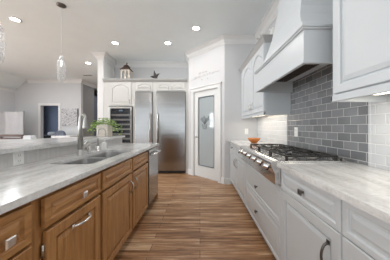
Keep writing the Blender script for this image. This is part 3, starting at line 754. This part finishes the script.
# small side faucet pieces
t = thing('filtered_water_tap', 'small slim gooseneck water tap right of the big faucet', 'tap', (-1.165, 2.03, .914))
sub(t, 'base', MB().lathe([(0, .914), (.02, .914), (.02, .922), (.012, .93), (.010, .97)], (-1.165, 2.03, 0), 16), 'chrome')
pts = [(-1.165, 2.03, .96), (-1.165, 2.03, 1.12)]
for k in range(1, 9):
    a = math.pi * k / 8; pts.append((-1.165 + .045 - .045 * math.cos(a), 2.03, 1.12 + .05 * math.sin(a)))
pts.append((-1.075, 2.03, 1.08)); sub(t, 'spout', MB().tube(pts, .0065, 8), 'faucet_steel')
sub(t, 'lever', MB().tube([(-1.165, 2.03, .96), (-1.165, 1.98, .975)], .005), 'chrome')
t = thing('side_sprayer', 'short curved chrome lever tap between the two taller faucets', 'tap', (-1.165, 1.88, .914))
sub(t, 'base', MB().lathe([(0, .914), (.022, .914), (.022, .92), (.014, .93), (.013, .985), (0, .99)], (-1.165, 1.88, 0), 16), 'nickel')
sub(t, 'lever', MB().tube([(-1.165, 1.87, .93), (-1.167, 1.815, .965), (-1.165, 1.825, .99), (-1.163, 1.86, 1.01), (-1.155, 1.97, 1.013)], [.009, .012, .012, .011, .008]), 'nickel')
t = thing('soap_dispenser', 'white soap dispenser bottle beside the sink', 'dispenser', (-1.165, 2.16, .914))
sub(t, 'bottle', MB().lathe([(0, .914), (.026, .914), (.028, .918), (.028, .99), (.018, 1.0), (.01, 1.004), (0, 1.004)], (-1.165, 2.16, 0), 20), 'white_plastic')
sub(t, 'pump', MB().tube([(-1.165, 2.16, 1.0), (-1.165, 2.16, 1.028), (-1.13, 2.16, 1.03)], .005), 'chrome')
# planter on the bar
px, py = -1.50, 2.80
t = thing('planter', 'whitewashed wooden planter box of trailing green ivy on the bar', 'potted plant', (px, py, 1.045))
b = MB(); hw_ = .088
for (xa, xb, ya, yb) in ((px - hw_, px + hw_, py - .07, py - .055), (px - hw_, px + hw_, py + .055, py + .07), (px - hw_, px - hw_ + .015, py - .055, py + .055), (px + hw_ - .015, px + hw_, py - .055, py + .055)):
    b.box(xa, xb, ya, yb, 1.045, 1.215, .003)
b.box(px - .075, px + .075, py - .055, py + .055, 1.045, 1.06)
for k in range(4): b.box(px - hw_ + .008 + k * .043, px - hw_ + .038 + k * .043, py - .074, py - .07, 1.05, 1.21)
sub(t, 'box', b, 'whitewash')
sub(t, 'soil', MB().box(px - .073, px + .073, py - .055, py + .055, 1.06, 1.19), 'soil')
rnd = random.Random(11)
def leaves(n, spread, seed, drop=False):
    rnd = random.Random(seed); mb = MB()
    for _ in range(n):
        a = rnd.uniform(0, 2 * math.pi); r = spread * rnd.random() ** .55
        x = px + r * math.cos(a) * 1.0; y = py + r * math.sin(a) * .45
        out = abs(x - px)
        top = 1.35 - out * .55; bot = 1.215 if out < .12 else 1.19 - (out - .12) * 1.3
        z = rnd.uniform(max(bot, 1.06), top)
        if abs(x - px) < .115 and abs(y - py) < .08 and z < 1.22: z = rnd.uniform(1.22, 1.345)
        L_ = rnd.uniform(.022, .042); W = L_ * .42
        R_ = Matrix.Translation((x, y, z)) @ Matrix.Rotation(rnd.uniform(0, 6.28), 4, 'Z') @ Matrix.Rotation(rnd.uniform(-1.0, 1.0), 4, 'X') @ Matrix.Rotation(rnd.uniform(-.6, .6), 4, 'Y')
        P = [(-L_ * .5, 0, 0), (-L_ * .15, W, .003), (L_ * .5, 0, -.002), (-L_ * .15, -W, .003), (0, 0, -.004), (-L_ * .15, 0, -.005)]
        mb.add([R_ @ Vector(q) for q in P], [(0, 5, 1), (0, 3, 5), (5, 4, 1), (5, 3, 4), (4, 2, 1), (4, 3, 2)])
    return mb
fo = sub(t, 'foliage', leaves(230, .27, 4), 'leaf')
fo['kind'] = 'stuff'; fo = sub(t, 'new_growth', leaves(110, .24, 9), 'leaf_light', 'paler young leaves')
fo['kind'] = 'stuff'; st = MB()
for k in range(12):
    a = k * .52; r = .12 + .1 * ((k * 7) % 5) / 5
    ex = px + r * math.cos(a); ey = py + r * math.sin(a) * .45
    st.tube([(px + .3 * (ex - px), py + .3 * (ey - py), 1.19), (px + .7 * (ex - px), py + .7 * (ey - py), 1.27), (ex, ey, 1.24 - max(0, abs(ex - px) - .1) * .9)], .0025, 5)
sub(t, 'stems', st, 'leaf')
# folded cloth on bar
b = MB(); cx, cy = -2.0, 2.09
for k in range(3): b.box(cx - .052 + .004 * k, cx + .052 - .003 * k, cy - .035, cy + .035 - .004 * k, 1.045 + k * .014, 1.045 + (k + 1) * .014, .006)
solo('folded_cloth', b, 'white_cloth', 'small white folded cloth left on the bar top', 'cloth', loc=(cx, cy, 1.045))
# bar stool behind bar
sx, sy = -2.97, 2.62
t = thing('bar_stool', 'dark wooden bar stool with ladder back behind the bar', 'stool', (sx, sy, 0))
sub(t, 'seat', MB().box(sx - .18, sx + .18, sy - .17, sy + .17, .72, .75, .01), 'dark_wood')
for (lx, ly) in ((-1, -1), (1, -1)): sub(t, 'leg', MB().tube([(sx + lx * .19, sy + ly * .18, 0), (sx + lx * .155, sy + ly * .15, .72)], .018), 'dark_wood')
for lx in (-1, 1): sub(t, 'leg', MB().tube([(sx + lx * .19, sy + .2, 0), (sx + lx * .165, sy + .16, .72), (sx + lx * .165, sy + .19, 1.03)], .017), 'dark_wood', 'rear leg running up into the back post')
for z in (1.05, 1.0, .90):
    sub(t, 'back_rail', MB().box(sx - .18, sx + .18, sy + .175, sy + .20, z - .016, z + .02, .006), 'dark_wood')
sub(t, 'footrest', MB().box(sx - .18, sx + .18, sy - .18, sy - .16, .26, .29, .004), 'dark_wood')

# ================================================================== BACK TALL CABINETRY
YB = 4.55
FBk = frame((0, YB, 0), (1, 0, 0), (0, -1, 0))
t = thing('tall_cabinet', 'tall cream cabinet tower holding the wine cooler', 'cabinet', (-2.06, 4.85, 0))
b = MB().box(-2.465, -2.34, YB, 5.145, 0, 2.36).box(-1.715, -1.678, YB, 5.145, 0, 2.36).box(-2.34, -1.715, YB, 5.145, 1.72, 2.36).box(-2.34, -1.715, YB, 5.145, 0, .35)
sub(t, 'body', b, 'cream_cabinet')
d = sub(t, 'door', panel(FBk, -2.295, -1.755, 1.745, 2.325, .02, .055, .09), 'cream_cabinet'); pull(d, FBk, (-1.79, 1.80), (-1.79, 1.88), .02, mat='dark_nickel', bow=.025, r=.005)
sub(t, 'door', panel(FBk, -2.295, -1.755, .06, .34, .02, .055), 'cream_cabinet')
wc = thing('wine_cooler', 'built-in wine cooler with steel frame, dark glass and pale shelf fronts', 'wine cooler', (-2.03, 4.85, .36))
x0, x1, z0, z1 = -2.325, -1.73, .36, 1.70
sub(wc, 'body', MB().box(x0, x1, YB + .50, YB + .55, z0, z1).box(x0, x0 + .02, YB, YB + .5, z0, z1).box(x1 - .02, x1, YB, YB + .5, z0, z1).box(x0 + .02, x1 - .02, YB, YB + .5, z0, z0 + .02).box(x0 + .02, x1 - .02, YB, YB + .5, z1 - .02, z1), 'black_plastic')
fr = sub(wc, 'door', MB().box(x0, x0 + .045, YB - .03, YB, z0, z1, .003).box(x1 - .045, x1, YB - .03, YB, z0, z1, .003).box(x0 + .045, x1 - .045, YB - .03, YB, z1 - .04, z1, .003).box(x0 + .045, x1 - .045, YB - .03, YB, z0, z0 + .05, .003), 'faucet_steel')
sub(fr, 'glass_pane', MB().box(x0 + .045, x1 - .045, YB - .018, YB - .012, z0 + .05, z1 - .04), 'dark_glass')
sub(fr, 'handle', MB().tube([(x1 - .02, YB - .03, 1.6), (x1 - .02, YB - .065, 1.59), (x1 - .02, YB - .065, .75), (x1 - .02, YB - .03, .74)], .009), 'dark_nickel')
sub(wc, 'control_panel', MB().box(x0 + .05, x1 - .05, YB + .01, YB + .08, 1.58, 1.655), 'black_plastic')
sub(wc, 'display', MB().box(-2.08, -1.98, YB + .006, YB + .01, 1.60, 1.625), 'display')
for k in range(9):
    z = .50 + k * .122
    s = MB().box(x0 + .03, x1 - .03, YB + .02, YB + .04, z, z + .042, .002)
    for j in range(6): s.tube([(x0 + .06 + j * .093, YB + .04, z + .012), (x0 + .06 + j * .093, YB + .45, z + .012)], .004, 5)
    sub(wc, 'shelf', s, 'cork')
area('wine_cooler_fill', (-2.03, YB + .22, 1.67), (0, 0, 0), .4, .1, 2.2, (.8, .88, 1))  # lamp added inside the cooler to brighten the shelf fronts

t = thing('refrigerator_surround', 'cream surround with small arched doors over the two steel refrigerators', 'cabinet', (-.98, 4.85, 0))
b = MB().box(-1.676, -1.655, YB, 5.145, 0, 2.36).box(-1.205, -1.12, YB, 5.145, 0, 2.36).box(-.365, -.288, YB, 5.145, 0, 2.36).box(-1.655, -1.205, YB, 5.145, 2.095, 2.36).box(-1.12, -.365, YB, 5.145, 2.095, 2.36)
sub(t, 'body', b, 'cream_cabinet')
for (a, c, hu) in ((-1.63, -1.225, -1.26), (-1.105, -.765, -.80), (-.745, -.385, -.71)):
    d = sub(t, 'door', panel(FBk, a, c, 2.115, 2.325, .02, .04, .05), 'cream_cabinet')
    pull(d, FBk, (hu, 2.15), (hu, 2.21), .02, mat='dark_nickel', bow=.022, r=.004)
ld = MB().box(-2.465, -.29, YB - .005, 5.145, 2.362, 2.40)
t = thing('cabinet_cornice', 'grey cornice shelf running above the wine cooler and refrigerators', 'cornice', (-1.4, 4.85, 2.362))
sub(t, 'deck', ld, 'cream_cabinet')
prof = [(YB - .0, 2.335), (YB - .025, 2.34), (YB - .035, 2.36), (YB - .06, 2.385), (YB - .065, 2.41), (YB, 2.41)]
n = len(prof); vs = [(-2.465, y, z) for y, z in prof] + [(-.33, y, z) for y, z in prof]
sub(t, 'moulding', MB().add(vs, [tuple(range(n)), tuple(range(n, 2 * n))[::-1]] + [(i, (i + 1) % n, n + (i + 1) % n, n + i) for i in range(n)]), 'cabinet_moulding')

def fridge(label, xa, xb, hx):
    t = thing('refrigerator', label, 'refrigerator', ((xa + xb) / 2, 4.85, 0))
    sub(t, 'body', MB().box(xa, xb, YB + .02, 5.14, .02, 2.085), 'black_plastic')
    sub(t, 'door', MB().box(xa + .003, xb - .003, YB - .035, YB + .018, .075, 2.08, .006), 'brushed_steel')
    sub(t, 'toe_grille', MB().box(xa + .01, xb - .01, YB - .005, YB + .018, .02, .07), 'black_plastic')
    h = MB().tube([(hx, YB - .095, .80), (hx, YB - .095, 1.53)], .014, 10)
    for z in (.83, 1.50): h.tube([(hx, YB - .034, z), (hx, YB - .095, z)], .010)
    sub(t, 'handle', h, 'nickel'); return t
fridge('narrow stainless freezer column beside the wine cooler, handle at right', -1.652, -1.208, -1.255)
fridge('wide stainless refrigerator beside the pantry door, handle at left', -1.117, -.368, -1.065)

# lantern on the cornice
lx, ly, lz = -1.965, 4.78, 2.40
t = thing('lantern', 'white wooden lantern with brown tiered roof above the wine cooler', 'lantern', (lx, ly, lz))
b = MB().box(lx - .112, lx + .112, ly - .112, ly + .112, lz, lz + .03, .004).box(lx - .112, lx + .112, ly - .112, ly + .112, lz + .27, lz + .30, .004)
for sx_ in (-1, 1):
    for sy_ in (-1, 1): b.box(lx + sx_ * .104 - .013, lx + sx_ * .104 + .013, ly + sy_ * .10 - .013, ly + sy_ * .10 + .013, lz + .03, lz + .27)
for sy_ in (-1, 1):
    b.box(lx - .012, lx + .012, ly + sy_ * .10 - .01, ly + sy_ * .10 + .01, lz + .03, lz + .27)
    for s_ in (-1, 1):     # arched heads
        c_ = lx + s_ * .050; P = [(c_ + .042 * math.cos(a), lz + .22 + .04 * math.sin(a)) for a in [math.pi * k / 8 for k in range(9)]]
        b.tube([(x, ly + sy_ * .10, z) for x, z in P], .008, 5)
sub(t, 'frame', b, 'whitewash')
b = MB(); 
for (r0, r1, z0_, z1_) in ((.135, .085, .30, .36), (.085, .06, .36, .385), (.075, .03, .40, .45)):
    b.rings([[(lx - r0, ly - r0, lz + z0_), (lx + r0, ly - r0, lz + z0_), (lx + r0, ly + r0, lz + z0_), (lx - r0, ly + r0, lz + z0_)], [(lx - r1, ly - r1, lz + z1_), (lx + r1, ly - r1, lz + z1_), (lx + r1, ly + r1, lz + z1_), (lx - r1, ly + r1, lz + z1_)]], None, True)
b.box(lx - .06, lx + .06, ly - .06, ly + .06, lz + .385, lz + .40)
b.lathe([(.03, .455), (.012, .465), (.01, .48), (.022, .495), (.012, .512), (0, .515)], (lx, ly, lz), 12)
sub(t, 'roof', b, 'lantern_roof')
for s_ in (-1, 1): sub(t, 'candle', MB().lathe([(0, .03), (.026, .03), (.026, .17), (.028, .173), (0, .17)], (lx + s_ * .045, ly, lz), 16), 'candle')
# starfish figurine
fx_, fy_, fz_ = -1.205, 4.80, 2.41 - .01
b = MB()
for k in range(5):
    a = math.radians(90 + 72 * k + 14); c_ = (fx_, fy_, fz_ + .135)
    L_ = .18 if k != 2 and k != 3 else .16
    b.tube([c_, (c_[0] + L_ * .36 * math.cos(a), fy_ - .012, c_[2] + L_ * .5 * math.sin(a)), (c_[0] + L_ * .72 * math.cos(a), fy_, max(c_[2] + L_ * math.sin(a), fz_ + .008))], [.05, .03, .008], 8)
solo('starfish_figurine', b, 'star_grey', 'grey-brown starfish ornament standing on the cornice above the refrigerators', 'ornament', loc=(fx_, fy_, fz_))
# ornaments on the far wall cabinet
ox, oy, oz = 1.01, 2.45, 2.405
t = thing('rooster_figurine', 'white ceramic bird ornament on top of the wall cabinet by the hood', 'ornament', (ox, oy, oz - .085))
zb = 2.341
sub(t, 'body', MB().lathe([(0, 0), (.04, 0), (.04, .015), (.025, .03), (.045, .07), (.055, .11), (.04, .15), (.028, .18), (.028, .20), (.018, .22), (0, .225)], (ox, oy, zb), 18), 'porcelain')
sub(t, 'tail', MB().tube([(ox - .01, oy + .03, zb + .10), (ox - .02, oy + .09, zb + .15), (ox - .02, oy + .11, zb + .19)], [.03, .025, .008]), 'porcelain')
sub(t, 'beak', MB().tube([(ox - .02, oy, zb + .195), (ox - .055, oy, zb + .19)], [.010, .002]), 'porcelain')
b = MB(); c_ = Vector((.90, 2.62, 2.341 + .14))
rnd = random.Random(2)
for k in range(14):
    q = Vector((rnd.uniform(-1, 1), rnd.uniform(-1, 1), rnd.uniform(-.6, 1))).normalized() * .07; b.tube([c_, c_ + q * .6, c_ + q], [.006, .004, .009], 5)
b.tube([(.90, 2.62, 2.341), c_], [.02, .008], 8)
solo('spiky_ornament', b, 'nickel', 'small grey spiky ornament beside the white ceramic bird', 'ornament', loc=(.90, 2.62, 2.341))
ox2, oy2 = .965, 3.05
t = thing('metal_orb', 'small dark openwork ball on top of the wall cabinet', 'ornament', (ox2, oy2, 2.341))
b = MB(); c_ = Vector((ox2, oy2, 2.341 + .075))
for k in range(5):
    a = math.pi * k / 5; b.tube([c_ + Vector((.06 * math.cos(q) * math.cos(a), .06 * math.cos(q) * math.sin(a), .06 * math.sin(q))) for q in [2 * math.pi * j / 16 for j in range(17)]], .006, 5)
b.lathe([(0, 0), (.035, 0), (.03, .015), (0, .017)], (ox2, oy2, 2.341), 14)
sub(t, 'sphere', b, 'cast_iron')
# wooden bowl
solo('wooden_bowl', MB().lathe([(0, .914), (.045, .914), (.05, .922), (.085, .955), (.108, .998), (.102, .999), (.08, .962), (.045, .932), (0, .928)], (.925, 3.05, 0), 32), 'orange_wood',
     'orange-brown wooden bowl on the worktop beyond the cooktop', 'bowl', loc=(.925, 3.05, .914))

# ================================================================== PENDANTS, CANS & FILL LAMPS
def pendant(x, y, z0, z1, label):
    t = thing('pendant_light', label, 'pendant light', (x, y, H), 'bubbled glass pendants over the bar')
    sub(t, 'canopy', MB().lathe([(0, H), (.065, H), (.062, H - .012), (.03, H - .028), (.006, H - .032), (0, H - .032)], (x, y, 0), 24), 'dark_nickel')
    sub(t, 'cord', MB().tube([(x, y, H - .03), (x, y, z1 + .05)], .0035, 6), 'white_plastic')
    sub(t, 'socket', MB().lathe([(0, z1 + .06), (.010, z1 + .055), (.018, z1 + .03), (.022, z1 - .04), (0, z1 - .045)], (x, y, 0), 16), 'chrome')
    h = z1 - z0
    sub(t, 'glass_shade', MB().lathe([(.024, z1), (.042, z1 - h * .06), (.052, z1 - h * .3), (.056, z1 - h * .55), (.05, z1 - h * .85), (.036, z0), (.031, z0 + .004), (.045, z1 - h * .84), (.05, z1 - h * .55), (.046, z1 - h * .3), (.036, z1 - h * .08), (.02, z1 - .004)], (x, y, 0), 24), 'bubble_glass')
    sub(t, 'bulb', MB().lathe([(0, z1 - .04), (.009, z1 - .05), (.012, z1 - .08), (.012, z1 - .11), (.008, z1 - .13), (0, z1 - .135)], (x, y, 0), 14), 'bulb_glow')
pendant(-2.12, 2.72, 1.87, 2.25, 'clear bubbled glass pendant hanging from a long cord over the bar')
pendant(-2.12, 1.87, 1.88, 2.25, 'bubbled glass pendant cut off by the left edge of the view')
cans = [(-3.2, 3.08, 'recessed ceiling light at the upper left above the bar'),
        (-1.88, 3.95, 'recessed ceiling light in front of the lantern and wine cooler'),
        (-.71, 3.95, 'recessed ceiling light in front of the refrigerators'),
        (-.075, 3.35, 'recessed ceiling light nearest the pantry door'),
        (-3.26, 5.18, 'recessed ceiling light beyond the bar near the hallway')]
fill_spots = [(-.1, 1.3), (-.1, -.8), (-2.6, -.6), (-4.8, 2.2), (-4.8, 0), (-5.5, 5.2), (-2.8, -2.2), (-3.9, 8.2)]  # added unseen lamps without fixtures, filling the room evenly
for (x, y, *l) in cans + fill_spots:
    if l:
        t = thing('ceiling_light', l[0], 'ceiling light', (x, y, H), 'round recessed ceiling lights')
        sub(t, 'trim_ring', MB().lathe([(.062, H - .001), (.088, H - .001), (.09, H - .006), (.065, H - .008), (.062, H - .003)], (x, y, 0), 28), 'trim_paint')
        sub(t, 'lens', MB().lathe([(0, H - .003), (.062, H - .003), (.062, H - .001), (0, H - .001)], (x, y, 0), 28), 'led')
    area('can_and_fill_lamp', (x, y, H - .02), (0, 0, 0), .13, .13, CAN_FILL_POWER * (3.2 if x < -4 else 1), (.94, .97, 1) if x < -4 else (1, .97, .94), 'DISK')  # covers real cans and added fill, boosted over the living area
t = thing('air_vent', 'narrow grey ceiling vent beyond the bar by the hallway', 'vent', (-4.0, 6.7, H))
sub(t, 'frame', MB().box(-4.2, -3.85, 6.3, 6.45, H - .012, H - .001, .003), 'trim_paint')
for k in range(5): sub(t, 'slat', MB().box(-4.18, -3.87, 6.32 + k * .025, 6.328 + k * .025, H - .018, H - .012), 'cabinet_glaze')

# ================================================================== LIVING AREA
t = thing('folding_screen', 'pale grey folding screen standing in the far left corner', 'screen', (-6.7, 6.3, 0))
w_ = .34
xs = [-7.2, -6.88, -6.56, -6.24]; ys = [6.42, 6.30, 6.38, 6.28]
for k in range(3):
    a = Vector((xs[k], ys[k], 0)); c_ = Vector((xs[k + 1], ys[k + 1], 0)); d_ = (c_ - a); L_ = d_.length; d_.normalize(); nn = Vector((d_.y, -d_.x, 0))
    F = frame(a, d_, nn); mb = panel(F, .004, L_ - .004, .02, 1.73, .022, .03, raised=False)
    for j in range(3): fbox(mb, F, .08 + j * .07, .085 + j * .07, .1, 1.66, .011, .018)
    sub(t, 'screen_panel', mb, 'screen_grey')
sub(t, 'edge_post', MB().box(-6.24, -6.215, 6.27, 6.31, 0, 1.75, .003), 'cabinet_glaze', 'darker grey outer edge')
t = thing('canvas_painting', 'grey and white abstract canvas beside the far doorway', 'painting', (-5.09, 6.98, 1.58))
sub(t, 'canvas', MB().box(-5.42, -4.80, 6.96, 6.99, 1.23, 1.91, .002), 'painting')
sub(t, 'dark_edge', MB().box(-4.80, -4.775, 6.955, 6.99, 1.23, 1.91), 'etch_dark', 'dark side band')
solo('sideboard', MB().box(-5.40, -4.72, 6.45, 6.88, .06, .87, .005).box(-5.36, -4.76, 6.5, 6.84, 0, .06), 'white_cloth', 'low white sideboard below the abstract canvas', 'sideboard', loc=(-5.1, 6.65, 0))
b = MB(); P = []
for k in range(13):
    a = math.pi * k / 12; P.append((-5.14 + .17 * math.cos(a), .87 + .19 * math.sin(a) ** .8))
n = len(P); 
b.rings([[(x, 6.55, z) for x, z in P], [(x, 6.50, z) for x, z in P]][::-1] and [[(-5.14 + (x + 5.14) * s, y, .87 + (z - .87) * s) for x, z in P] for s, y in ((.85, 6.5), (1, 6.53), (1, 6.6), (.85, 6.64))], None, True)
solo('cushion', b, 'grey_cloth', 'rounded blue-grey cushion resting on the white sideboard', 'cushion', loc=(-5.14, 6.57, .87))
# bedroom contents through the doorway
t = thing('bed', 'dark bed seen through the far doorway', 'bed', (-7.1, 9.0, 0))
sub(t, 'mattress', MB().box(-8.0, -6.75, 8.3, 9.6, .25, .78, .05), 'black_cloth')
sub(t, 'pillow', MB().box(-7.3, -6.9, 8.5, 8.8, .78, .95, .06), 'white_cloth')
sub(t, 'frame', MB().box(-8.05, -6.7, 8.25, 9.65, 0, .25, .01), 'dark_wood')
t = thing('armchair', 'black armchair seen just inside the far doorway', 'chair', (-6.2, 8.4, 0))
sub(t, 'seat', MB().box(-6.5, -5.95, 8.2, 8.7, .2, .9, .06), 'black_cloth'); sub(t, 'backrest', MB().box(-6.5, -5.95, 8.62, 8.78, .5, 1.16, .05), 'black_cloth')
sub(t, 'base', MB().box(-6.45, -6.0, 8.25, 8.65, 0, .2, .01), 'dark_wood')
t = thing('ceiling_fan', 'grey ceiling fan glimpsed at the top of the far doorway', 'fan', (-6.55, 8.3, 2.6))
sub(t, 'motor', MB().lathe([(0, 2.6), (.02, 2.6), (.02, 2.35), (.09, 2.33), (.1, 2.24), (.05, 2.2), (0, 2.18)], (-6.55, 8.3, 0), 18), 'nickel')
for k in range(5):
    a = 2 * math.pi * k / 5 + .3; F = frame((-6.55, 8.3, 2.28), (math.cos(a), math.sin(a), 0), (-math.sin(a) * .2, math.cos(a) * .2, 1), (-math.sin(a), math.cos(a), -.1))
    b = MB(); fbox(b, F, .09, .55, -.06, .06, 0, .008); sub(t, 'blade', b, 'cabinet_glaze')
area('bedroom_fill', (-8.5, 8.6, 1.5), (0, -90, 0), 1.2, 1.4, 22, (.75, .85, 1))  # fill light inside the closed bedroom, no window behind it
# hallway dark doorway and framed picture
struct('door_3', MB().box(-5.0, -4.2, 8.95, 9.0, 0, 2.4), 'black_cloth')
t = thing('framed_picture', 'dark framed picture in the hallway beside the white column', 'picture', (-4.1, 8.95, 1.6))
sub(t, 'frame', MB().box(-5.2, -4.6, 8.90, 8.95, 1.2, 2.2, .01), 'black_plastic'); sub(t, 'print', MB().box(-5.13, -4.67, 8.895, 8.90, 1.27, 2.13), 'painting')
